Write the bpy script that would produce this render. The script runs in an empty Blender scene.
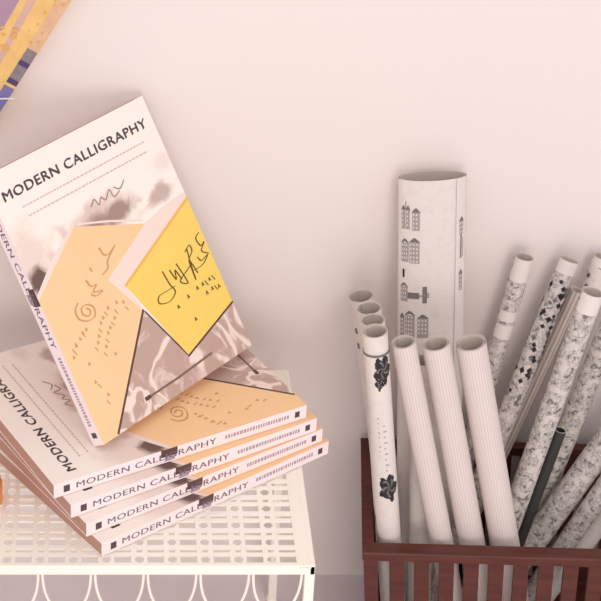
import bpy, math, random
from math import pi, sin, cos, radians
from mathutils import Vector, Matrix
random.seed(7)
SC = bpy.context.scene
COL = SC.collection

# ------------------------------------------------------------------ materials
def srgb(r, g, b):
    f = lambda c: ((c/255+0.055)/1.055)**2.4 if c/255 > 0.04045 else c/255/12.92
    return (f(r), f(g), f(b), 1)

def mat(name, rgb, rough=0.6, spec=0.3, noise=0.0, nscale=40, bump=0.0, bscale=300):
    m = bpy.data.materials.new(name); m.use_nodes = True
    nt = m.node_tree; b = nt.nodes['Principled BSDF']
    c = srgb(*rgb)
    b.inputs['Base Color'].default_value = c
    b.inputs['Roughness'].default_value = rough
    b.inputs['Specular IOR Level'].default_value = spec
    tc = nt.nodes.new('ShaderNodeTexCoord')
    if noise:
        n = nt.nodes.new('ShaderNodeTexNoise'); n.inputs['Scale'].default_value = nscale; n.inputs['Detail'].default_value = 4
        nt.links.new(tc.outputs['Object'], n.inputs['Vector'])
        r = nt.nodes.new('ShaderNodeValToRGB')
        r.color_ramp.elements[0].position = 0.3; r.color_ramp.elements[1].position = 0.7
        r.color_ramp.elements[0].color = tuple(v*(1-noise) for v in c[:3])+(1,)
        r.color_ramp.elements[1].color = tuple(min(1, v*(1+noise*0.5)) for v in c[:3])+(1,)
        nt.links.new(n.outputs['Fac'], r.inputs['Fac']); nt.links.new(r.outputs['Color'], b.inputs['Base Color'])
    if bump:
        n2 = nt.nodes.new('ShaderNodeTexNoise'); n2.inputs['Scale'].default_value = bscale; n2.inputs['Detail'].default_value = 3
        nt.links.new(tc.outputs['Object'], n2.inputs['Vector'])
        bp = nt.nodes.new('ShaderNodeBump'); bp.inputs['Strength'].default_value = bump; bp.inputs['Distance'].default_value = 0.001
        nt.links.new(n2.outputs['Fac'], bp.inputs['Height']); nt.links.new(bp.outputs['Normal'], b.inputs['Normal'])
    return m

class NT:
    """small helper for node graphs"""
    def __init__(s, m): s.t = m.node_tree; s.b = s.t.nodes['Principled BSDF']
    def n(s, kind, **kw):
        x = s.t.nodes.new(kind)
        for k, v in kw.items(): setattr(x, k, v)
        return x
    def l(s, a, b): s.t.links.new(a, b)
    def math(s, op, a, b=None, clamp=False):
        x = s.n('ShaderNodeMath', operation=op); x.use_clamp = clamp
        for i, v in enumerate((a, b)):
            if v is None: continue
            if isinstance(v, (int, float)): x.inputs[i].default_value = v
            else: s.l(v, x.inputs[i])
        return x.outputs[0]
    def mix(s, f, a, b):
        x = s.n('ShaderNodeMix', data_type='RGBA')
        if isinstance(f, (int, float)): x.inputs[0].default_value = f
        else: s.l(f, x.inputs[0])
        for i, v in ((6, a), (7, b)):
            if isinstance(v, tuple): x.inputs[i].default_value = v
            else: s.l(v, x.inputs[i])
        return x.outputs[2]
    def noise(s, vec, scale, detail=3, rough=.5, dist=0.0):
        x = s.n('ShaderNodeTexNoise'); x.inputs['Scale'].default_value = scale; x.inputs['Detail'].default_value = detail
        x.inputs['Roughness'].default_value = rough; x.inputs['Distortion'].default_value = dist
        s.l(vec, x.inputs['Vector']); return x.outputs['Fac']
    def ramp(s, f, p0, p1, smooth=False):
        x = s.n('ShaderNodeMapRange'); x.clamp = True
        if smooth: x.interpolation_type = 'SMOOTHSTEP'
        s.l(f, x.inputs[0]); x.inputs[1].default_value = p0; x.inputs[2].default_value = p1
        return x.outputs[0]

# book cover ground: white paper with a printed brown-grey photograph fading in
def cover_ground():
    m = mat('cover_paper', (250, 237, 228), 0.38, 0.35); g = NT(m)
    uv = g.n('ShaderNodeUVMap'); uv.uv_map = 'UVMap'
    sep = g.n('ShaderNodeSeparateXYZ'); g.l(uv.outputs[0], sep.inputs[0])
    u, v = sep.outputs[0], sep.outputs[1]
    base = srgb(252, 240, 230)
    nf = g.noise(uv.outputs[0], 9, 5, .6, .6)
    col = base
    def blob(cu, cv, ru, rv, a, colr, col, k=.35):
        du = g.math('DIVIDE', g.math('SUBTRACT', u, cu), ru); dv = g.math('DIVIDE', g.math('SUBTRACT', v, cv), rv)
        d = g.math('SQRT', g.math('ADD', g.math('MULTIPLY', du, du), g.math('MULTIPLY', dv, dv)))
        d = g.math('ADD', d, g.math('MULTIPLY', g.math('SUBTRACT', nf, .5), 1.6))
        f = g.math('MULTIPLY', g.ramp(d, 1.0, k, True), a)
        return g.mix(f, col, colr)
    col = blob(.05, .36, .22, .20, .45, srgb(214, 184, 170), col)
    col = blob(.50, .31, .36, .08, .55, srgb(196, 160, 145), col)
    col = blob(.56, .325, .24, .045, .8, srgb(150, 118, 110), col)
    col = blob(.88, .34, .13, .045, .7, srgb(176, 142, 132), col)
    col = blob(.05, .405, .09, .07, .95, srgb(98, 70, 62), col)
    col = blob(.16, .35, .05, .05, .6, srgb(225, 195, 178), col)
    col = blob(.95, .24, .08, .05, .3, srgb(214, 190, 178), col)
    g.l(col, g.b.inputs['Base Color']); return m

def lace_print():
    m = mat('cover_lace', (190, 160, 150), 0.38, 0.35); g = NT(m)
    uv = g.n('ShaderNodeUVMap'); uv.uv_map = 'UVMap'
    a = g.noise(uv.outputs[0], 4.0, 2, .5, 1.2)
    r1 = g.ramp(g.math('ABSOLUTE', g.math('SUBTRACT', a, .5)), .07, .02, True)
    b = g.noise(uv.outputs[0], 8, 4, .6, .6)
    r2 = g.ramp(b, .52, .64, True)
    f = g.math('MAXIMUM', g.math('MULTIPLY', r1, .9), g.math('MULTIPLY', r2, .55), True)
    c = g.n('ShaderNodeTexNoise'); c.inputs['Scale'].default_value = 3
    col = g.mix(f, srgb(192, 162, 150), srgb(246, 226, 216))
    g.l(col, g.b.inputs['Base Color']); return m

M = dict(
    wall=mat('wall_paint', (238, 228, 222), 0.85, 0.15, bump=.05, bscale=90),
    floor=mat('shelf_laminate', (226, 216, 218), 0.7, 0.2, noise=.06, nscale=12),
    skirt=mat('skirting_paint', (226, 214, 200), 0.6, 0.3),
    cream=mat('cream_enamel', (252, 246, 232), 0.35, 0.45),
    wood=mat('mahogany', (92, 40, 31), 0.42, 0.4),
    cover=cover_ground(), lace=lace_print(),
    spine=mat('spine_card', (248, 230, 228), 0.45, 0.3),
    pages=mat('page_edges', (190, 148, 132), 0.85, 0.1),
    peach=mat('envelope_peach', (250, 208, 158), 0.5, 0.25, noise=.03, nscale=30),
    card=mat('letter_blush', (244, 222, 210), 0.5, 0.25),
    yellow=mat('envelope_yellow', (247, 212, 108), 0.5, 0.25, noise=.03, nscale=25),
    yellow_edge=mat('envelope_yellow_fold', (238, 186, 92), 0.5, 0.25),
    ink=mat('title_ink', (84, 70, 74), 0.5, 0.3),
    grey_ink=mat('subtitle_ink', (216, 192, 184), 0.5, 0.3),
    spine_ink=mat('spine_ink', (120, 104, 122), 0.5, 0.3),
    spine_grey=mat('spine_small_ink', (176, 156, 166), 0.5, 0.3),
    brown_ink=mat('brown_ink', (206, 158, 106), 0.5, 0.3),
    dark_ink=mat('script_ink', (104, 80, 38), 0.5, 0.3),
    shadow_ink=mat('printed_dark', (92, 68, 60), 0.5, 0.3),
    pen_print=mat('printed_pen', (128, 98, 92), 0.5, 0.3),
    faint_script=mat('faint_script', (168, 138, 128), 0.5, 0.3),
    foil=mat('cover_board_edge', (250, 240, 226), 0.4, 0.4),
)

def wood_grain():
    m = M['wood']; g = NT(m)
    tc = g.n('ShaderNodeTexCoord'); mp = g.n('ShaderNodeMapping'); mp.inputs['Scale'].default_value = (6, 60, 60)
    g.l(tc.outputs['Object'], mp.inputs['Vector'])
    f = g.noise(mp.outputs[0], 3, 6, .6, .3)
    g.l(g.mix(g.ramp(f, .3, .7), srgb(76, 33, 25), srgb(100, 50, 38)), g.b.inputs['Base Color'])
wood_grain()

def roll_paper(name, base, kind, ink=(120, 116, 114), seed=0.0):
    """papers of the rolls; UV is (arc, length) in centimetres"""
    m = mat(name, base, 0.55, 0.25); g = NT(m)
    uv = g.n('ShaderNodeUVMap'); uv.uv_map = 'UVMap'
    mp = g.n('ShaderNodeMapping'); mp.inputs['Location'].default_value = (seed, seed*1.7, 0); g.l(uv.outputs[0], mp.inputs['Vector'])
    vec = mp.outputs[0]
    B, I = srgb(*base), srgb(*ink)
    sep = g.n('ShaderNodeSeparateXYZ'); g.l(vec, sep.inputs[0])
    if kind == 'ribbed':
        w = g.math('SINE', g.math('MULTIPLY', sep.outputs[0], 2*pi/0.26))
        f = g.math('MULTIPLY', g.ramp(w, .1, .9), .35)
        col = g.mix(f, B, I)
    elif kind == 'lines':
        w = g.math('SINE', g.math('MULTIPLY', sep.outputs[0], 2*pi/0.42))
        col = g.mix(g.math('MULTIPLY', g.ramp(w, .0, .8), .8), B, I)
    elif kind == 'sketch':
        big = g.noise(vec, 1.1, 2, .5)
        fine = g.noise(vec, 4.5, 3, .6, .8)
        ln = g.math('MULTIPLY', g.ramp(g.math('ABSOLUTE', g.math('SUBTRACT', fine, .5)), .06, .01), .6)
        v = g.n('ShaderNodeTexVoronoi', feature='DISTANCE_TO_EDGE'); v.inputs['Scale'].default_value = 2.6; g.l(vec, v.inputs['Vector'])
        cell = g.math('MULTIPLY', g.ramp(v.outputs['Distance'], .07, .02), .55)
        wash = g.math('MULTIPLY', g.ramp(g.noise(vec, 1.9, 3, .6, .5), .50, .62), .85)
        m_ = g.ramp(big, .40, .50, True)
        f = g.math('MULTIPLY', g.math('MAXIMUM', g.math('MAXIMUM', ln, cell), wash), g.math('ADD', g.math('MULTIPLY', m_, .8), .2), True)
        col = g.mix(f, B, I)
    elif kind == 'floral':
        v = g.n('ShaderNodeTexVoronoi'); v.inputs['Scale'].default_value = 1.1; g.l(vec, v.inputs['Vector'])
        f = g.ramp(g.math('ADD', v.outputs['Distance'], g.math('MULTIPLY', g.noise(vec, 4, 3), .5)), .62, .50)
        col = g.mix(g.math('MULTIPLY', f, .9), B, I)
    else:
        f = g.ramp(g.noise(vec, 1.2, 2), .5, .8)
        col = g.mix(g.math('MULTIPLY', f, .12), B, I)
    g.l(col, g.b.inputs['Base Color']); return m

PW = (228, 220, 212)
M['plain'] = roll_paper('plain_roll_paper', PW, 'plain')
M['ribbed'] = roll_paper('ribbed_roll_paper', (226, 214, 206), 'ribbed', (176, 164, 158))
M['lines'] = roll_paper('lined_kraft_roll_paper', (214, 200, 188), 'lines', (158, 142, 130))
M['sketch'] = roll_paper('sketch_roll_paper', (218, 210, 202), 'sketch', (84, 80, 78), 3.1)
M['sketch_b'] = roll_paper('pale_sketch_roll_paper', (222, 213, 206), 'sketch', (104, 98, 96), 8.4)
M['floral'] = roll_paper('black_floral_roll_paper', (222, 212, 204), 'floral', (52, 48, 48), 5.0)
M['roll_black'] = mat('roll_black_ink', (54, 52, 54), 0.6, 0.2, noise=.4, nscale=300)
M['roll_grey'] = mat('roll_grey_ink', (168, 160, 156), 0.6, 0.2)
M['roll_mid'] = mat('roll_mid_ink', (122, 116, 114), 0.6, 0.2)
M['roll_inner'] = mat('roll_inside', (206, 194, 182), 0.75, 0.15)

# ------------------------------------------------------------------ mesh helpers
class MB:
    def __init__(s): s.v = []; s.f = []; s.m = []; s.uv = []; s.mats = []
    def mi(s, mt):
        if mt not in s.mats: s.mats.append(mt)
        return s.mats.index(mt)
    def face(s, pts, mt, uv=None):
        k = len(s.v); s.v += [tuple(p) for p in pts]; s.f.append(list(range(k, k+len(pts)))); s.m.append(s.mi(mt))
        s.uv.append(uv or [(0, 0)]*len(pts))
    def box(s, a, b, mt, T=None, bev=0.0):
        x0, y0, z0 = a; x1, y1, z1 = b
        if bev:
            import bmesh
            bm = bmesh.new(); bmesh.ops.create_cube(bm, size=1)
            bmesh.ops.scale(bm, vec=(x1-x0, y1-y0, z1-z0), verts=bm.verts)
            bmesh.ops.translate(bm, vec=((x0+x1)/2, (y0+y1)/2, (z0+z1)/2), verts=bm.verts)
            bmesh.ops.bevel(bm, geom=bm.edges[:], offset=bev, segments=2, affect='EDGES', profile=0.5)
            for f in bm.faces: s.face([(T @ v.co) if T else v.co for v in f.verts], mt)
            bm.free(); return
        P = [Vector(p) for p in ((x0, y0, z0), (x1, y0, z0), (x1, y1, z0), (x0, y1, z0), (x0, y0, z1), (x1, y0, z1), (x1, y1, z1), (x0, y1, z1))]
        if T: P = [T @ p for p in P]
        for q in ((0, 3, 2, 1), (4, 5, 6, 7), (0, 1, 5, 4), (1, 2, 6, 5), (2, 3, 7, 6), (3, 0, 4, 7)): s.face([P[i] for i in q], mt)
    def tube(s, path, r, mt, n=8, closed=False):
        path = [Vector(p) for p in path]; rings = []
        up = Vector((0.123, 0.456, 0.88)).normalized()
        N = len(path)
        for i, p in enumerate(path):
            t = (path[(i+1) % N]-path[i-1]) if closed else (path[min(i+1, N-1)]-path[max(i-1, 0)])
            t.normalize(); a = t.cross(up).normalized(); b = t.cross(a)
            rings.append([p+(a*cos(2*pi*k/n)+b*sin(2*pi*k/n))*r for k in range(n)])
        for i in range(N if closed else N-1):
            A, B = rings[i], rings[(i+1) % N]
            for k in range(n): s.face([A[k], A[(k+1) % n], B[(k+1) % n], B[k]], mt)
        if not closed: s.face(rings[0][::-1], mt); s.face(rings[-1], mt)
    def lathe(s, prof, mt, n=32):
        for (r0, z0), (r1, z1) in zip(prof[:-1], prof[1:]):
            for k in range(n):
                a, b = 2*pi*k/n, 2*pi*(k+1)/n
                s.face([(r0*cos(a), r0*sin(a), z0), (r0*cos(b), r0*sin(b), z0), (r1*cos(b), r1*sin(b), z1), (r1*cos(a), r1*sin(a), z1)], mt)
    def build(s, name, parent=None, smooth=False, weld=True, loc=None):
        me = bpy.data.meshes.new(name); me.from_pydata(s.v, [], s.f)
        for mt in s.mats: me.materials.append(mt)
        me.polygons.foreach_set('material_index', s.m)
        ul = me.uv_layers.new(name='UVMap'); i = 0
        for u in s.uv:
            for c in u: ul.data[i].uv = c; i += 1
        if weld:
            import bmesh
            bm = bmesh.new(); bm.from_mesh(me); bmesh.ops.remove_doubles(bm, verts=bm.verts, dist=1e-6); bm.to_mesh(me); bm.free()
        if smooth:
            me.polygons.foreach_set('use_smooth', [True]*len(me.polygons))
            try: me.set_sharp_from_angle(angle=radians(35))
            except Exception: pass
        me.update()
        o = bpy.data.objects.new(name, me); COL.objects.link(o)
        if parent: o.parent = parent
        if loc is not None: o.location = loc
        return o

def tag(o, label=None, cat=None, group=None, kind=None):
    for k, v in (('label', label), ('category', cat), ('group', group), ('kind', kind)):
        if v: o[k] = v
    return o

def empty(name, label, cat, mw=None, group=None):
    o = bpy.data.objects.new(name, None); COL.objects.link(o); o.empty_display_size = .02
    if mw is not None: o.matrix_world = mw
    return tag(o, label, cat, group)

def text_mesh(txt, bold=0.0):
    """flat glyph mesh of the built-in font: (verts, faces) with height 1 = cap height, starting at x=0, and its width"""
    cu = bpy.data.curves.new('txt', 'FONT'); cu.body = txt; cu.space_character = 1.08; cu.resolution_u = 3
    ob = bpy.data.objects.new('txt', cu); COL.objects.link(ob)
    bpy.context.view_layer.update()
    me = bpy.data.meshes.new_from_object(ob.evaluated_get(bpy.context.evaluated_depsgraph_get()))
    V = [v.co.copy() for v in me.vertices]; F = [list(p.vertices) for p in me.polygons]
    bpy.data.objects.remove(ob); bpy.data.curves.remove(cu); bpy.data.meshes.remove(me)
    x0 = min(v.x for v in V); x1 = max(v.x for v in V); y0 = min(v.y for v in V); y1 = max(v.y for v in V)
    h = y1-y0
    return [((v.x-x0)/h, (v.y-y0)/h) for v in V], F, (x1-x0)/h

TITLE = text_mesh('MODERN CALLIGRAPHY', 0.012)

def put_text(mb, tm, fn, mt):
    V, F, w = tm
    for f in F: mb.face([fn(V[i][0]/w, V[i][1]) for i in f], mt)

# ------------------------------------------------------------------ setting
WALL_Y, FLOOR_Z = 1.4905, -0.270
b = MB(); b.box((-1.6, WALL_Y, FLOOR_Z-.3), (2.2, WALL_Y+.1, 1.9), M['wall']); tag(b.build('wall_back'), kind='structure')
b = MB(); b.box((-1.6, -0.4, FLOOR_Z-.05), (2.2, WALL_Y, FLOOR_Z), M['floor']); tag(b.build('floor'), kind='structure')

# ------------------------------------------------------------------ perforated cream riser table
RX0, RX1, RY0, RY1 = -0.232, 0.1585, 1.1795, 1.4547
riser = empty('display_stand', 'cream metal stand with pierced lattice top and looped wire edge holding the book stack', 'stand', Matrix.Translation((RX0, RY0, FLOOR_Z)))
RI = Matrix.Translation((-RX0, -RY0, -FLOOR_Z))
def lattice():
    b = MB(); th = .0016; bd = .0125
    x0, x1, y0, y1 = RX0+bd, RX1-bd, RY0+.004, RY1-bd
    nx, ny = 14, 12; px, py = (x1-x0)/nx, (y1-y0)/ny
    # one cell on a non-uniform grid; the characters say what is open
    xs = [0, .05, .10, .27, .32, .385, .425, .93, .97, 1.0]
    ys = [0, .055, .13, .37, .45, .54, .63, .83, .93, 1.0]
    def hole(i, j):
        # quatrefoil hole left column, wide slot right column, thin slot above it
        if i in (1, 2, 3) and j in (1, 2, 3): return (i == 2 or j == 2)
        if i == 6 and j in (1, 2, 3): return True
        if i == 6 and j == 6: return True
        if i == 2 and j == 6: return True
        return False
    gx = [x0+(c+t)*px for c in range(nx) for t in xs[:-1]]+[x1]
    gy = [y0+(c+t)*py for c in range(ny) for t in ys[:-1]]+[y1]
    NX, NY = len(gx)-1, len(gy)-1
    op = lambda i, j: 0 <= i < NX and 0 <= j < NY and hole(i % 9, j % 9)
    for j in range(NY):
        for i in range(NX):
            X0, X1, Y0, Y1 = gx[i], gx[i+1], gy[j], gy[j+1]
            if op(i, j):
                if not op(i-1, j): b.face([(X0, Y0, 0), (X0, Y0, -th), (X0, Y1, -th), (X0, Y1, 0)], M['cream'])
                if not op(i+1, j): b.face([(X1, Y0, 0), (X1, Y1, 0), (X1, Y1, -th), (X1, Y0, -th)], M['cream'])
                if not op(i, j-1): b.face([(X0, Y0, 0), (X1, Y0, 0), (X1, Y0, -th), (X0, Y0, -th)], M['cream'])
                if not op(i, j+1): b.face([(X0, Y1, 0), (X0, Y1, -th), (X1, Y1, -th), (X1, Y1, 0)], M['cream'])
            else:
                b.face([(X0, Y0, 0), (X1, Y0, 0), (X1, Y1, 0), (X0, Y1, 0)], M['cream'])
                b.face([(X0, Y0, -th), (X0, Y1, -th), (X1, Y1, -th), (X1, Y0, -th)], M['cream'])
    b.v = [tuple(RI @ Vector(v)) for v in b.v]
    o = b.build('pierced_top', riser, weld=True)
lattice()
b = MB(); h = .0085
b.box((RX0, RY0, -h), (RX1, RY0+.0045, .0006), M['cream'], RI, .0008)
b.box((RX0, RY1-.0125, -h), (RX1, RY1, .0004), M['cream'], RI, .0008)
b.box((RX0, RY0, -h), (RX0+.0125, RY1, .0006), M['cream'], RI, .0008)
b.box((RX1-.0125, RY0, -h*.2), (RX1-.003, RY1, .0003), M['cream'], RI)
b.box((RX1-.0045, RY0, -h), (RX1, RY1, .0005), M['cream'], RI, .0008)
b.build('rim', riser)
for lx, ly in ((RX0, RY0), (RX1-.008, RY0), (RX0, RY1-.008), (RX1-.008, RY1-.008)):
    b = MB(); b.box((lx, ly, FLOOR_Z+.0005), (lx+.008, ly+.008, -h+.0005), M['cream'], RI, .0008)
    b.box((lx-.001, ly-.001, FLOOR_Z+.0003), (lx+.009, ly+.009, FLOOR_Z+.004), M['cream'], RI, .0008)
    b.build('leg', riser)
def loops(side):
    b = MB()
    p = .0408
    if side in ('front', 'back'):
        n = 9; L = RX1-RX0; y = RY0+.0025 if side == 'front' else RY1-.003
        pt = lambda s, z: (RX1-.0005-s, y, z)
    else:
        n = 6; L = RY1-RY0; x = RX0+.0025 if side == 'left' else RX1-.0025
        pt = lambda s, z: (x, RY0+s, z)
    p = (L-.016)/n
    for i in range(n):
        c = .008+p*(i+.5); r = p*.46
        path = [pt(c-r*cos(t), -h-.0415*sin(t)**.9 if sin(t) > 0 else -h) for t in [pi*k/20 for k in range(21)]]
        b.tube([RI @ Vector(q) for q in path], .0011, M['cream'], 6)
    return b.build('scalloped_wire', riser, smooth=True)
for sd in ('front', 'back', 'left', 'right'): loops(sd)

# ------------------------------------------------------------------ books
BW, BL, BT = .1900, .2346, .0131
ART = {
    'peach': [(-.0, .458), (.334, .294), (.71, .408), (.387, .516), (.498, .673), (.095, 1.0), (0, 1.0)],
    'fold': [(.0, .448), (.05, .41), (.13, .372), (.334, .294), (.0, .458)],
    'card': [(.351, .495), (.71, .408), (.873, .385), (1.0, .38), (1.0, .41), (.462, .563), (.512, .69), (.498, .673), (.387, .516)],
    'yellow': [(.462, .563), (1.0, .403), (1.0, .818), (.632, .898)],
    'lace': [(.498, .673), (.632, .898), (1.0, .818), (1.0, 1.0), (.095, 1.0)],
}
SCRIPT_Y = [[(.689, .591), (.698, .642), (.71, .678), (.656, .697), (.6, .684), (.611, .661), (.658, .659), (.724, .659)], [(.781, .593), (.794, .638), (.799, .675), (.762, .654), (.825, .633), (.86, .622)], [(.874, .567), (.86, .622), (.851, .678), (.859, .605), (.878, .66)], [(.857, .572), (.895, .558), (.899, .58), (.864, .599)], [(.862, .646), (.924, .645), (.975, .623), (.928, .63), (.914, .613)], [(.98, .536), (.949, .549), (.959, .581), (.988, .575), (.952, .599), (.985, .621)],
            [(.73, .60), (.745, .64), (.76, .61), (.775, .65)]]
DOTS_Y = [[(.679, .737), (.719, .729)], [(.757, .723), (.793, .72)], [(.825, .713), (.867, .712), (.916, .71), (.968, .705)], [(.867, .748), (.91, .744), (.957, .745), (.959, .77)], [(.75, .803), (.754, .824)]]
SCRIPT_P = [[(0.415, 0.403), (0.424, 0.431), (0.454, 0.437), (0.5, 0.422), (0.449, 0.445), (0.425, 0.46), (0.411, 0.48), (0.37, 0.489)], [(0.275, 0.478), (0.288, 0.504), (0.317, 0.508), (0.288, 0.526), (0.336, 0.537), (0.293, 0.542), (0.271, 0.529)], [(0.323, 0.448), (0.325, 0.458)], [(0.184, 0.531), (0.156, 0.549), (0.156, 0.582), (0.196, 0.602), (0.241, 0.6), (0.253, 0.571), (0.225, 0.551), (0.192, 0.553), (0.185, 0.574), (0.213, 0.589), (0.23, 0.576), (0.217, 0.562)]]
DOTS_P = [[(0.167, 0.627), (0.121, 0.644), (0.081, 0.657), (0.027, 0.702)], [(0.084, 0.653), (0.037, 0.677)], [(0.324, 0.602), (0.255, 0.633), (0.196, 0.687), (0.156, 0.714)], [(0.379, 0.598), (0.335, 0.644), (0.268, 0.676), (0.188, 0.75)], [(0.41, 0.61), (0.418, 0.654)], [(0.251, 0.755), (0.267, 0.761)], [(0.104, 0.734), (0.095, 0.751)], [(0.146, 0.63), (0.106, 0.643)], [(.09, .80), (.115, .83)], [(.13, .86), (.10, .90)]]

def smooth_path(pts, k=5):
    P = [pts[0]]+list(pts)+[pts[-1]]; out = []
    for i in range(1, len(P)-2):
        p0, p1, p2, p3 = P[i-1], P[i], P[i+1], P[i+2]
        for j in range(k):
            t = j/k
            out.append(tuple(.5*((2*p1[a])+(-p0[a]+p2[a])*t+(2*p0[a]-5*p1[a]+4*p2[a]-p3[a])*t*t+(-p0[a]+3*p1[a]-3*p2[a]+p3[a])*t**3) for a in (0, 1)))
    out.append(tuple(pts[-1])); return out

def make_book(label, group):
    root = empty('book', label, 'book', group=group)
    # local: x from the spine to the fore edge, z from tail to head, front cover faces -y
    bw, bl, bt, ct = BW, BL, BT, .0007
    c = MB()
    uvq = [(0, 1), (1, 1), (1, 0), (0, 0)]
    c.face([(0, 0, 0), (bw, 0, 0), (bw, 0, bl), (0, 0, bl)], M['cover'], uvq)
    c.face([(bw, bt, 0), (0, bt, 0), (0, bt, bl), (bw, bt, bl)], M['spine'])
    c.face([(0, bt, 0), (0, 0, 0), (0, 0, bl), (0, bt, bl)], M['spine'])
    c.face([(ct, ct, 0), (ct, ct, bl), (bw, ct, bl), (bw, ct, 0)], M['spine'])
    c.face([(ct, bt-ct, 0), (bw, bt-ct, 0), (bw, bt-ct, bl), (ct, bt-ct, bl)], M['spine'])
    for z in (0, bl):
        c.face([(0, 0, z), (bw, 0, z), (bw, ct, z), (ct, ct, z)], M['foil'])
        c.face([(0, bt, z), (bw, bt, z), (bw, bt-ct, z), (ct, bt-ct, z)], M['foil'])
        c.face([(0, 0, z), (ct, ct, z), (ct, bt-ct, z), (0, bt, z)], M['foil'])
    c.face([(bw, 0, 0), (bw, 0, bl), (bw, ct, bl), (bw, ct, 0)], M['foil'])
    c.face([(bw, bt, 0), (bw, bt, bl), (bw, bt-ct, bl), (bw, bt-ct, 0)], M['foil'])
    e = .00002
    P = lambda u, v, k: (u*bw, -e*k, (1-v)*bl)
    def poly(pts, mt, k):
        pts = [(min(1, max(0, u)), min(1, max(0, v))) for u, v in pts]
        c.face([P(u, v, k) for u, v in pts], mt, pts)
    cnt = [0]
    def stroke(pts, w, mt, k, taper=False):
        n = len(pts); k0 = k
        for i in range(n-1):
            cnt[0] += 1; k = k0+.13*(cnt[0] % 23)      # overlapping pen strokes never share one plane
            (u0, v0), (u1, v1) = pts[i], pts[i+1]
            a = Vector((u0*bw, v0*bl)); d = Vector((u1*bw, v1*bl))-a
            if d.length < 1e-6: continue
            q = Vector((-d.y, d.x)).normalized()
            ww = w*(.45+.75*abs(q.x)) if taper else w
            q *= ww/2; A = a-d.normalized()*ww*.3; B = a+d*1.0+d.normalized()*ww*.3
            c.face([((p.x), -e*k, bl-p.y) for p in (A-q, B-q, B+q, A+q)], mt)
    poly([(.0, .458), (.0, .44), (.10, .385), (.20, .335), (.334, .289), (.334, .296)], M['card'], 1)
    poly(ART['lace'], M['lace'], 1)
    poly(ART['card'][:6]+[(.512, .69), (.387, .516)], M['card'], 2)
    poly(ART['peach'], M['peach'], 3)
    # spot where the print is dark between the papers
    stroke([(.498, .673), (.095, .995)], .0022, M['shadow_ink'], 4)
    stroke([(.505, .68), (.632, .9)], .0016, M['shadow_ink'], 4)
    stroke([(.632, .902), (1.0, .822)], .0019, M['shadow_ink'], 4)
    stroke([(.36, .292), (.52, .335), (.70, .392)], .0018, M['card'], 4)
    poly(ART['yellow'], M['yellow'], 5)
    stroke([(.466, .565), (.998, .405)], .0024, M['yellow_edge'], 6)
    # pen lying across the printed lace
    stroke([(.31, .948), (.522, .948), (.76, .94)], .0019, M['pen_print'], 6)
    stroke([(.31, .948), (.335, .948)], .0034, M['shadow_ink'], 7)
    for s_ in SCRIPT_Y: stroke(smooth_path(s_), .0013, M['dark_ink'], 7, True)
    for s_ in SCRIPT_P: stroke(smooth_path(s_), .0016, M['brown_ink'], 7, True)
    def dots(lst, mt, sz):
        for s_ in lst:
            for (a, b_) in zip(s_[:-1], s_[1:]):
                L = math.hypot((b_[0]-a[0])*bw, (b_[1]-a[1])*bl); n = max(1, round(L/.0055))
                for i in range(n):
                    t = (i+.2)/n; u, v = a[0]+(b_[0]-a[0])*t, a[1]+(b_[1]-a[1])*t
                    ca = [(u, v-.5*sz), (u+.5*sz, v+.45*sz)] if i % 2 else [(u, v), (u+.3*sz, v-.6*sz), (u+.6*sz, v)]
                    stroke(ca, .0012, mt, 7)
    dots(DOTS_Y, M['dark_ink'], .018); dots(DOTS_P, M['brown_ink'], .016)
    # words of the cover
    for k_ in (-1, 0, 1): put_text(c, TITLE, lambda x, y: P(.056+.897*x+k_*.0022, .108-y*.034-k_*.0012, 3+k_*.5), M['ink'])
    for v, u0, u1 in ((.150, .13, .90), (.186, .14, .87)):
        u = u0; i = 0
        while u < u1:
            w = random.uniform(.008, .02); stroke([(u, v), (u+w, v)], .0013, M['grey_ink'], 3); u += w+.009
    for s_ in ([(.47, .262), (.50, .245), (.515, .27), (.54, .25), (.56, .265), (.60, .24), (.61, .27), (.65, .262)], [(.63, .24), (.66, .255), (.70, .235)]):
        stroke(smooth_path(s_), .0012, M['faint_script'], 7)
    # spine
    S = lambda t, y, k=1: (-e*k, y*bt, bl*(1-t))
    def spq(t0, t1, y0, y1, mt, k=1): c.face([S(t0, y1, k), S(t1, y1, k), S(t1, y0, k), S(t0, y0, k)], mt)
    spq(.410, .475, .0, .55, M['shadow_ink']); spq(.425, .465, .55, .9, M['spine_grey'])
    spq(.036, .060, .28, .78, M['ink'])
    for k_ in (-1, 1): put_text(c, TITLE, lambda x, y: S(.085+.545*x+k_*.0008, .73-y*.43, 2+k_*.5), M['spine_ink'])
    t = .665
    while t < .925:
        w = random.uniform(.005, .012); spq(t, t+w, .36, .64, M['spine_grey']); t += w+.0035
    spq(.952, .972, .30, .74, M['ink'])
    c.build('cover', root, weld=False)
    p = MB(); p.box((ct, ct, .0004), (bw-.0012, bt-ct, bl-.0004), M['pages'])
    p.build('page_block', root)
    return root

def copy_tree(o):
    c = o.copy(); COL.objects.link(c)
    for ch in list(o.children):
        d = ch.copy(); COL.objects.link(d); d.parent = c; d.matrix_parent_inverse = ch.matrix_parent_inverse
    return c

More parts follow.
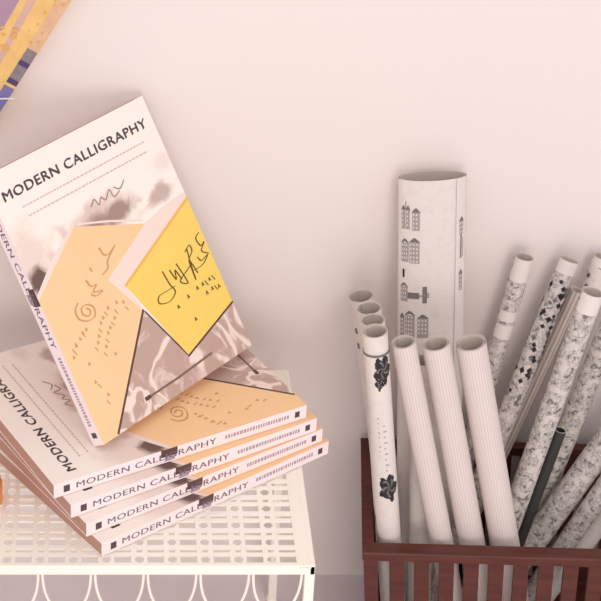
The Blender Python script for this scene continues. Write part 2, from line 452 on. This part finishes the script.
R0 = Matrix(((0.6668, -0.6327, -0.3939), (0.7452, 0.5741, 0.3394), (0.0114, -0.5198, 0.8542)))
grp = 'copies of the modern calligraphy book on the stand'
lean = make_book('upright calligraphy book', grp)
lean['label'] = 'upright calligraphy book leaning on the wall atop the stack, yellow envelope on its cover'
lean.matrix_world = Matrix.Translation((-.0078, 1.2552, .0628)) @ R0.to_4x4() @ Matrix.Rotation(radians(-1.0), 4, 'X')
labels = ['topmost flat book of the stack, carrying the leaning book', 'second flat book from the top of the stack',
          'third flat book from the top, just above the lowest one', 'lowest flat book of the stack, lying on the pierced cream stand']
poses = [((-.0485, 1.2115), .4844), ((-.0336, 1.2047), .5225), ((-.0203, 1.1991), .5729), ((-.0069, 1.1922), .6190)]
for i, ((hx, hy), th) in enumerate(poses):
    o = copy_tree(lean); o['label'] = labels[i]
    s = Vector((cos(th), sin(th), 0)); n = Vector((-sin(th), cos(th), 0))
    top = .0007+(BT+.0005)*(4-i)
    A = Vector((hx, hy, top))+s*(((.238, .2349, .2321, .2287)[i]-BL)/2)   # head end of the spine
    org = A+s*BL
    m = Matrix((n, Vector((0, 0, -1)), -s)).transposed().to_4x4(); m.translation = org
    o.matrix_world = m

# ------------------------------------------------------------------ slatted wooden crate
crate = empty('wooden_crate', 'reddish brown slatted wooden crate filled with paper rolls', 'crate', Matrix.Translation((.2156, 1.311, FLOOR_Z+.0003)) @ Matrix.Rotation(radians(-2.6), 4, 'Z'))
CW, CD, CH = .345, .170, .1755
def part(name, a, b_, bev=.0008):
    m = MB(); m.box(a, b_, M['wood'], None, bev)
    m.v = [(x_+(y_*.055+(CH-z_)*.09)*(1-x_/CW), y_, z_) for x_, y_, z_ in m.v]      # the sides run slightly together towards the back and the foot
    return m.build(name, crate)
part('top_rail', (0, 0, CH-.0095), (CW, .0155, CH), .0012)
part('top_rail', (0, CD-.010, CH-.0095), (CW, CD, CH))
part('side_rail', (0, .0157, CH-.0095), (.0105, CD-.0102, CH))
part('side_rail', (CW-.0105, .0157, CH-.0095), (CW, CD-.0102, CH))
for x in (0, CW-.0145):
    for y in (.002, CD-.0122):
        part('post', (x+.001, y, .0), (x+.0135, y+.010, CH-.0097))
for y in (.002, CD-.011):
    part('bottom_rail', (.0137, y, .004), (CW-.0137, y+.009, .016))
pitch = .0217; x = .0235
while x < CW-.03:
    for y in (.0035, CD-.009):
        part('slat', (x, y, .0162), (x+.0132, y+.005, CH-.0097), .0004)
    x += pitch
y = .020
while y < CD-.02:
    for x in (.002, CW-.008):
        part('slat', (x, y, .0162), (x+.005, y+.0132, CH-.0097), .0004)
    y += pitch
for x in (.002, CW-.010): part('bottom_rail', (x, .0125, .004), (x+.008, CD-.0125, .016))
part('base_board', (.0105, .0115, .0045), (CW-.0105, CD-.0115, .0088))

# ------------------------------------------------------------------ rolls of paper
ROLLS = {
    'F0': ((0.2148, 1.3377, 0.1180), (0.2633, 1.3444, -0.2520), 0.0109),
    'F1': ((0.2395, 1.3402, 0.1055), (0.3254, 1.3405, -0.2520), 0.0106),
    'F2': ((0.2677, 1.3465, 0.0999), (0.3518, 1.3430, -0.2520), 0.0121),
    'F3': ((0.2983, 1.3535, 0.0958), (0.3809, 1.3409, -0.2520), 0.0135),
    'B1': ((0.2654, 1.3790, 0.0616), (0.2841, 1.3600, -0.2520), 0.0111),
    'L3': ((0.2172, 1.3683, 0.1091), (0.2632, 1.3695, -0.2520), 0.0105),
    'L2': ((0.2166, 1.3915, 0.1063), (0.2692, 1.3918, -0.2520), 0.0110),
    'L1': ((0.2186, 1.4549, 0.0789), (0.2818, 1.4445, -0.2520), 0.0115),
    'R': ((0.2738, 1.4706, 0.1907), (0.2992, 1.4131, -0.2520), 0.0301),
    'G1': ((0.3611, 1.4653, 0.1128), (0.3028, 1.4407, -0.2520), 0.0088),
    'G2': ((0.4010, 1.4650, 0.1099), (0.2884, 1.3812, -0.2520), 0.0092),
    'G2b': ((0.4102, 1.4601, 0.0819), (0.3173, 1.4493, -0.2520), 0.0066),
    'G3': ((0.4046, 1.3912, 0.1225), (0.3299, 1.3667, -0.2520), 0.0101),
    'G4': ((0.4330, 1.4720, 0.1088), (0.3500, 1.4206, -0.2520), 0.0097),
    'G5': ((0.4463, 1.4434, 0.0819), (0.3738, 1.4359, -0.2520), 0.0105),
    'G6': ((0.4961, 1.4347, 0.0350), (0.3390, 1.3936, -0.2520), 0.0124),
    'G7': ((0.4902, 1.3939, 0.0254), (0.3805, 1.4034, -0.2520), 0.0096),
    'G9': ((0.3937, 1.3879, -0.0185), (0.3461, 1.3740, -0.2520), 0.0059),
    'G8': ((0.5353, 1.4573, -0.0238), (0.4005, 1.4140, -0.2520), 0.0100),
}
def make_roll(key, label, paper, turns=2.4, pitch=.0007, name='paper_roll', group=None, decals=None, inner=None, rot=None, flat=1.0, cut=0.0, cat='paper roll'):
    A, B, r = ROLLS[key]; A = Vector(A); B = Vector(B)
    B = B+(A-B)*cut
    ax = (A-B); L = ax.length; ax.normalize()
    vx = Vector((1, 0, 0)); vx = (vx-ax*vx.dot(ax)).normalized(); vy = ax.cross(vx)
    mw = Matrix((vx, vy, ax)).transposed().to_4x4(); mw.translation = B
    b = MB(); th = .00035
    n = 44; N = int(n*turns); a0 = rot if rot is not None else random.uniform(.2, 1.2)
    rad = lambda i: r-pitch*i/n
    ang = lambda i: a0+2*pi*i/n
    inner = inner or M['roll_inner']
    P = lambda i, rr, z: (rr*cos(ang(i)), rr*sin(ang(i))*flat, z)
    zs = [0, L*.25, L*.5, L*.75, L]
    for i in range(N):
        o0, o1 = rad(i), rad(i+1)
        for z0, z1 in zip(zs[:-1], zs[1:]):
            u = lambda k, z: (r*100*2*pi*k/n, z*100)
            b.face([P(i, o0, z0), P(i+1, o1, z0), P(i+1, o1, z1), P(i, o0, z1)], paper, [u(i, z0), u(i+1, z0), u(i+1, z1), u(i, z1)])
            b.face([P(i, o0-th, z0), P(i, o0-th, z1), P(i+1, o1-th, z1), P(i+1, o1-th, z0)], inner)
        b.face([P(i, o0, L), P(i+1, o1, L), P(i+1, o1-th, L), P(i, o0-th, L)], M['plain'])
        b.face([P(i, o0, 0), P(i, o0-th, 0), P(i+1, o1-th, 0), P(i+1, o1, 0)], M['plain'])
    for i in (0, N):
        b.face([P(i, rad(i), 0), P(i, rad(i), L), P(i, rad(i)-th, L), P(i, rad(i)-th, 0)], M['plain'])
    if decals:
        # printed shapes on the outer turn: polygons in (angle degrees from facing front, metres below the top)
        for pts, mt, lift in decals:
            q = []
            for d, s in pts:
                w = (radians(d)-pi/2)                      # -y faces the room
                k = ((w-a0) % (2*pi))/(2*pi)
                rr = r-pitch*k+.00012*lift
                q.append((rr*cos(w), rr*sin(w)*flat-(.0002 if flat < 1 else 0), L-s))
            b.face(q, mt)
    o = b.build(name, smooth=True, weld=True)
    o.matrix_world = mw
    return tag(o, label, cat, group), mw, r, L

def rect(d0, d1, s0, s1, mt, lift=1):
    out = []; n = max(1, int(abs(d1-d0)/7))
    for i in range(n):
        a, c = d0+(d1-d0)*i/n, d0+(d1-d0)*(i+1)/n
        out.append(([(a, s1), (c, s1), (c, s0), (a, s0)], mt, lift))
    return out
def flower(dc, sc, rd, rs, mt, seed):
    """an inked blossom: small cells inside a lobed outline, paler centre strokes"""
    rnd = random.Random(seed); out = []; ph = rnd.uniform(0, 6); dd, ds = 5.0, .0011
    for i in range(int(-rd*1.3/dd), int(rd*1.3/dd)+1):
        for j in range(int(-rs*1.3/ds), int(rs*1.3/ds)+1):
            x, y = i*dd/rd, j*ds/rs; rr = math.hypot(x, y); t = math.atan2(y, x)
            if rr < 1+.16*sin(5*t+ph)+.08*sin(9*t+2*ph):
                pale = rr < .75 and sin(5*t+ph+rr*7) > .55
                out.append(([(dc+(i-.5)*dd, sc+(j+.5)*ds), (dc+(i+.5)*dd, sc+(j+.5)*ds), (dc+(i+.5)*dd, sc+(j-.5)*ds), (dc+(i-.5)*dd, sc+(j-.5)*ds)], M['roll_mid'] if pale else mt, 1))
    return out

# big roll with rows of drawn houses and lettering
dec = []
rnd = random.Random(3)
def house(d, s, w, hgt, mt, roof=True):
    o = rect(d, d+w, s, s+hgt, mt)
    for j in range(int(hgt/.004)):
        for k in range(max(1, int(w/6))):
            o += rect(d+2+k*6, d+4.5+k*6, s+.0012+j*.004, s+.003+j*.004, M['plain'], 2)
    if roof: o.append(([(d-1.5, s), (d+w+1.5, s), (d+w*.6, s-.004), (d+w*.4, s-.004)], M['roll_mid'], 1))
    return o
dec += house(-66, .027, 11, .018, M['roll_grey']); dec += rect(-55, -53, .019, .026, M['roll_mid']); dec += house(-53, .027, 9, .018, M['roll_grey'])
dec += house(-39, .029, 15, .017, M['roll_grey'])
dec += house(-66, .058, 20, .018, M['roll_grey']); dec += house(-44, .057, 20, .020, M['roll_grey'])
dec += rect(-62, -56, .083, .091, M['roll_black']); dec += house(-68, .100, 20, .014, M['roll_grey'])
dec += rect(-48, -24, .105, .111, M['roll_mid']); dec += rect(-24, -14, .107, .109, M['roll_grey']); dec += rect(-18, -10, .099, .115, M['roll_mid']); dec += rect(-10, -6, .105, .110, M['roll_grey'])
dec += house(-70, .130, 14, .018, M['roll_grey']); dec += house(-54, .127, 22, .022, M['roll_grey']); dec += house(-27, .130, 20, .019, M['roll_grey'])
dec += rect(-66, -58, .160, .175, M['roll_mid']); dec += house(-54, .165, 16, .010, M['roll_mid'])
dec += house(50, .040, 12, .012, M['roll_grey']); dec += rect(53, 57, .052, .075, M['roll_mid']); dec += rect(60, 63, .056, .074, M['roll_grey']); dec += house(51, .090, 10, .016, M['roll_grey'])
for rr_ in range(5):
    dec += house(90, .04+.03*rr_, 14, .016, M['roll_grey']); dec += house(120, .04+.03*rr_, 18, .014, M['roll_grey']); dec += house(165, .04+.03*rr_, 16, .016, M['roll_grey'])
make_roll('R', 'wide upright roll printed with grey houses, the largest roll, against the wall', M['plain'], 1.9, .0016, decals=dec, rot=radians(-90+42), flat=.42)

# front left roll with black blossoms and a paper band
dec = []
dec += flower(22, .033, 42, .013, M['roll_black'], 1); dec += flower(0, .046, 20, .007, M['roll_black'], 2)
dec += flower(10, .158, 44, .0135, M['roll_black'], 4)
for k in range(9):
    dec += rect(-22, -14-(k % 3)*3, .082+.005*k, .0835+.005*k, M['roll_grey']); dec += rect(2, 10+(k % 2)*8, .090+.006*k, .0915+.006*k, M['roll_grey'])
dec += flower(170, .05, 30, .014, M['roll_black'], 5); dec += flower(-120, .11, 30, .014, M['roll_black'], 6)
f0, mw, r, L = make_roll('F0', 'white roll with two black blossoms and a grey band at the left front', M['plain'], 2.4, .0009, decals=dec)
b = MB()
for s0, s1, mt, rr in ((.0175, .0195, M['roll_mid'], r+.0003),):
    b.lathe([(rr-.00025, L-s0), (rr, L-s0), (rr, L-s1), (rr-.00025, L-s1)], mt, 40)
bo = b.build('paper_band', f0, smooth=True)
make_roll('F1', 'cream ribbed roll just right of the black blossom roll', M['ribbed'], 3.2, .0008, group='cream ribbed rolls at the front')
make_roll('F2', 'cream ribbed roll in the middle of the three slanting front rolls', M['ribbed'], 3.2, .0008, group='cream ribbed rolls at the front')
make_roll('F3', 'thickest cream ribbed roll, rightmost of the three slanting front rolls', M['ribbed'], 3.4, .0009, group='cream ribbed rolls at the front')
make_roll('B1', 'plain white roll standing shaded behind the leftmost cream ribbed roll', M['plain'], 2.4)
dec = rect(-60, -45, .028, .034, M['roll_mid'])+rect(-60, -45, .044, .050, M['roll_mid'])
make_roll('L1', 'leftmost white roll, hindmost of the clustered tops left of the large roll', M['plain'], 2.2, decals=dec)
make_roll('L2', 'white roll between the leftmost roll and the one behind the blossom roll', M['plain'], 2.2)
make_roll('L3', 'white roll whose rim rises right behind the black blossom roll', M['plain'], 2.2)
make_roll('G1', 'slim grey printed roll leaning on the wall, first one right of the large house roll', M['sketch_b'], 2.2,
          decals=rect(-80, 80, -.0002, .022, M['plain'])+rect(-80, 80, .052, .062, M['plain'])+rect(-80, 80, .066, .080, M['plain']))
# black confetti roll
dec = rect(-85, 85, -.0002, .012, M['plain'])
rnd = random.Random(11)
for k in range(120):
    d = rnd.uniform(-170, 170); s = rnd.uniform(.016, .14)
    if rnd.random() < (s-.06)*9: continue
    w = rnd.uniform(10, 22); hh = rnd.uniform(.002, .004)
    mt_ = M['roll_black'] if rnd.random() < .7 else M['roll_mid']
    dec.append(([(d-w, s), (d, s+hh), (d, s-hh)], mt_, 2)); dec.append(([(d, s+hh), (d+w, s), (d, s-hh)], mt_, 2))
make_roll('G2', 'roll sprinkled with black confetti spots, leaning on the wall', M['sketch_b'], 2.2, decals=dec)
make_roll('G2b', 'thin beige roll with fine lengthwise lines beside the black spotted roll', M['lines'], 2.6)
make_roll('G3', 'grey sketch printed roll slanting in front of the thin lined roll', M['sketch'], 2.4, decals=rect(-80, 80, -.0002, .018, M['plain']))
make_roll('G4', 'black floral roll behind the open end of the sketch printed roll, at the right edge', M['floral'], 2.2, decals=rect(-80, 80, -.0002, .008, M['plain']))
make_roll('G5', 'dim grey printed roll slanting down behind the broad lower right roll', M['sketch'], 2.2)
make_roll('G6', 'broad pale printed roll slanting steeply at the lower right of the crate', M['sketch_b'], 2.4)
make_roll('G7', 'pale printed roll lying just below the broad slanting roll at lower right', M['sketch_b'], 2.4)
M['gap_shade'] = roll_paper('gap_shade_paper', (58, 58, 56), 'plain', (30, 30, 30))  # near-black paper for an added roll that paints the shade of a gap
make_roll('G9', 'short thin dark roll added as shade in the gap between two grey printed slanting rolls', M['gap_shade'], 2.2, inner=M['gap_shade'], pitch=.0006)
make_roll('G8', 'beige plain roll in the lower right corner above the crate rail', M['plain'], 2.4)

# ------------------------------------------------------------------ hanging print, top left
M['print_yellow'] = mat('print_yellow', (240, 196, 124), 0.4, 0.3, noise=.12, nscale=60)
M['print_purple'] = mat('print_purple', (176, 142, 164), 0.4, 0.3, noise=.08, nscale=50)
M['print_pink'] = mat('print_pink', (228, 184, 146), 0.4, 0.3, noise=.12, nscale=90)
M['print_blue'] = mat('print_blue', (126, 120, 172), 0.4, 0.3)
M['print_slate'] = mat('print_slate', (142, 132, 136), 0.4, 0.3, noise=.2, nscale=200)
M['print_mauve'] = mat('print_mauve', (216, 176, 160), 0.4, 0.3, noise=.06, nscale=60)
M['print_ochre'] = mat('print_ochre', (222, 172, 100), 0.4, 0.3)
M['print_navy'] = mat('print_navy', (82, 66, 112), 0.4, 0.3)
M['cord'] = mat('white_cord', (244, 238, 232), 0.7, 0.2)

def hanging():
    # a flat printed pack hung flush on the wall; its right edge runs from upper right to lower left
    e0 = Vector((-.0342, 1.4755, .3515)); e1 = Vector((-.0945, 1.4755, .2514))
    up = (e0-e1).normalized(); out = Vector((up.z, 0, -up.x))
    mw = Matrix((out, Vector((0, 1, 0)), up)).transposed().to_4x4(); mw.translation = e1-up*.045
    root = empty('printed_pack', 'yellow and purple printed paper pack hanging at the top left of the wall', 'stationery', mw)
    b = MB(); L = .25; t = .009
    b.box((-.15, 0, 0), (0, t, L), M['print_yellow'], None, .001)
    e = -.0001
    def q(x0, x1, z0, z1, mt, k=1): b.face([(x0, e*k, z0), (x1, e*k, z0), (x1, e*k, z1), (x0, e*k, z1)], M[mt])
    q(-.0105, -.0005, .106, L-.001, 'print_pink')
    b.face([(-.026, e, .075), (-.022, e, .075), (-.029, e, L-.001), (-.040, e, L-.001)], M['print_mauve'])
    b.face([(-.149, e*2, .108), (-.036, e*2, .108), (-.040, e*2, L-.001), (-.149, e*2, L-.001)], M['print_purple'])
    for z0, z1, m_ in ((.001, .067, 'print_blue'), (.070, .075, 'print_navy'), (.075, .089, 'print_slate'), (.089, .094, 'print_navy'), (.094, .106, 'print_slate')):
        q(-.0100, -.0005, z0, z1, m_, 3)
    rnd = random.Random(5)
    for k in range(26):
        x, z = rnd.uniform(-.060, -.024), rnd.uniform(.03, .12); w_ = rnd.uniform(.002, .005); e = -.00015-.000012*k
        b.face([(x-w_, e*2, z), (x, e*2, z-w_*.7), (x+w_, e*2, z), (x, e*2, z+w_*.8)], M['print_ochre'])
    for k in range(30):
        x, z = rnd.uniform(-.020, -.002), rnd.uniform(.11, .24); w_ = rnd.uniform(.001, .003); e = -.00015-.000012*k
        b.face([(x-w_, e*2, z), (x, e*2, z-w_*.7), (x+w_*.4, e*2, z), (x, e*2, z+w_*.8)], M['print_ochre'])
    b.build('printed_sleeve', root)
    c = MB(); c.tube([(-.05, -.0012, .022), (-.02, -.0016, .046), (.003, -.0012, .060)], .0007, M['cord'])
    c.tube([(-.03, -.0012, .004), (-.012, -.003, .012), (-.004, -.002, .022), (-.010, -.0012, .034)], .0007, M['cord'])
    c.build('cord', root, smooth=True)
hanging()


# small orange pot just entering the frame on the stand
M['orange'] = mat('orange_glaze', (240, 150, 70), 0.35, 0.4)
b = MB(); b.lathe([(0, 0), (.015, 0), (.0165, .002), (.0165, .019), (.0155, .021), (.0155, .024), (.014, .0255), (0, .0255)], M['orange'], 36)
pot = b.build('orange_pot', smooth=True, loc=(-.0165-.0910, 1.262, .0008)); tag(pot, 'small orange pot at the left frame edge, on the pierced cream stand', 'pot')

# ------------------------------------------------------------------ light
w = bpy.data.worlds.new('World'); SC.world = w; w.use_nodes = True
w.node_tree.nodes['Background'].inputs[0].default_value = srgb(250, 246, 250); w.node_tree.nodes['Background'].inputs[1].default_value = .86
def area(name, loc, target, size, power, col):
    l = bpy.data.lights.new(name, 'AREA'); l.energy = power; l.size = size; l.color = srgb(*col)[:3]
    o = bpy.data.objects.new(name, l); COL.objects.link(o); o.location = loc
    o.rotation_euler = (Vector(target)-Vector(loc)).to_track_quat('-Z', 'Y').to_euler(); return o
area('ceiling_lamp', (0.55, -0.05, 1.15), (.15, 1.4, 0), .45, 4.6, (255, 242, 234))
area('low_fill_light', (0.25, -0.2, 0.25), (.2, 1.4, 0), .6, 6, (255, 244, 240))  # added low frontal fill to brighten lower wall and floor, no window there

# ------------------------------------------------------------------ camera
cam = bpy.data.cameras.new('camera'); co = bpy.data.objects.new('camera', cam); COL.objects.link(co)
co.location = (0, 0, .98559); co.rotation_euler = (pi/2-.55939, 0, 0)
cam.sensor_width = 36; cam.lens = 1939.247/601*36; cam.shift_x = (300.5-113.77)/601; cam.shift_y = (300-300.5)/601
cam.clip_start = .01
SC.camera = co
vs = SC.view_settings; vs.view_transform = 'Standard'; vs.look = 'None'; vs.exposure = 0.0; vs.gamma = 1; vs.use_curve_mapping = False
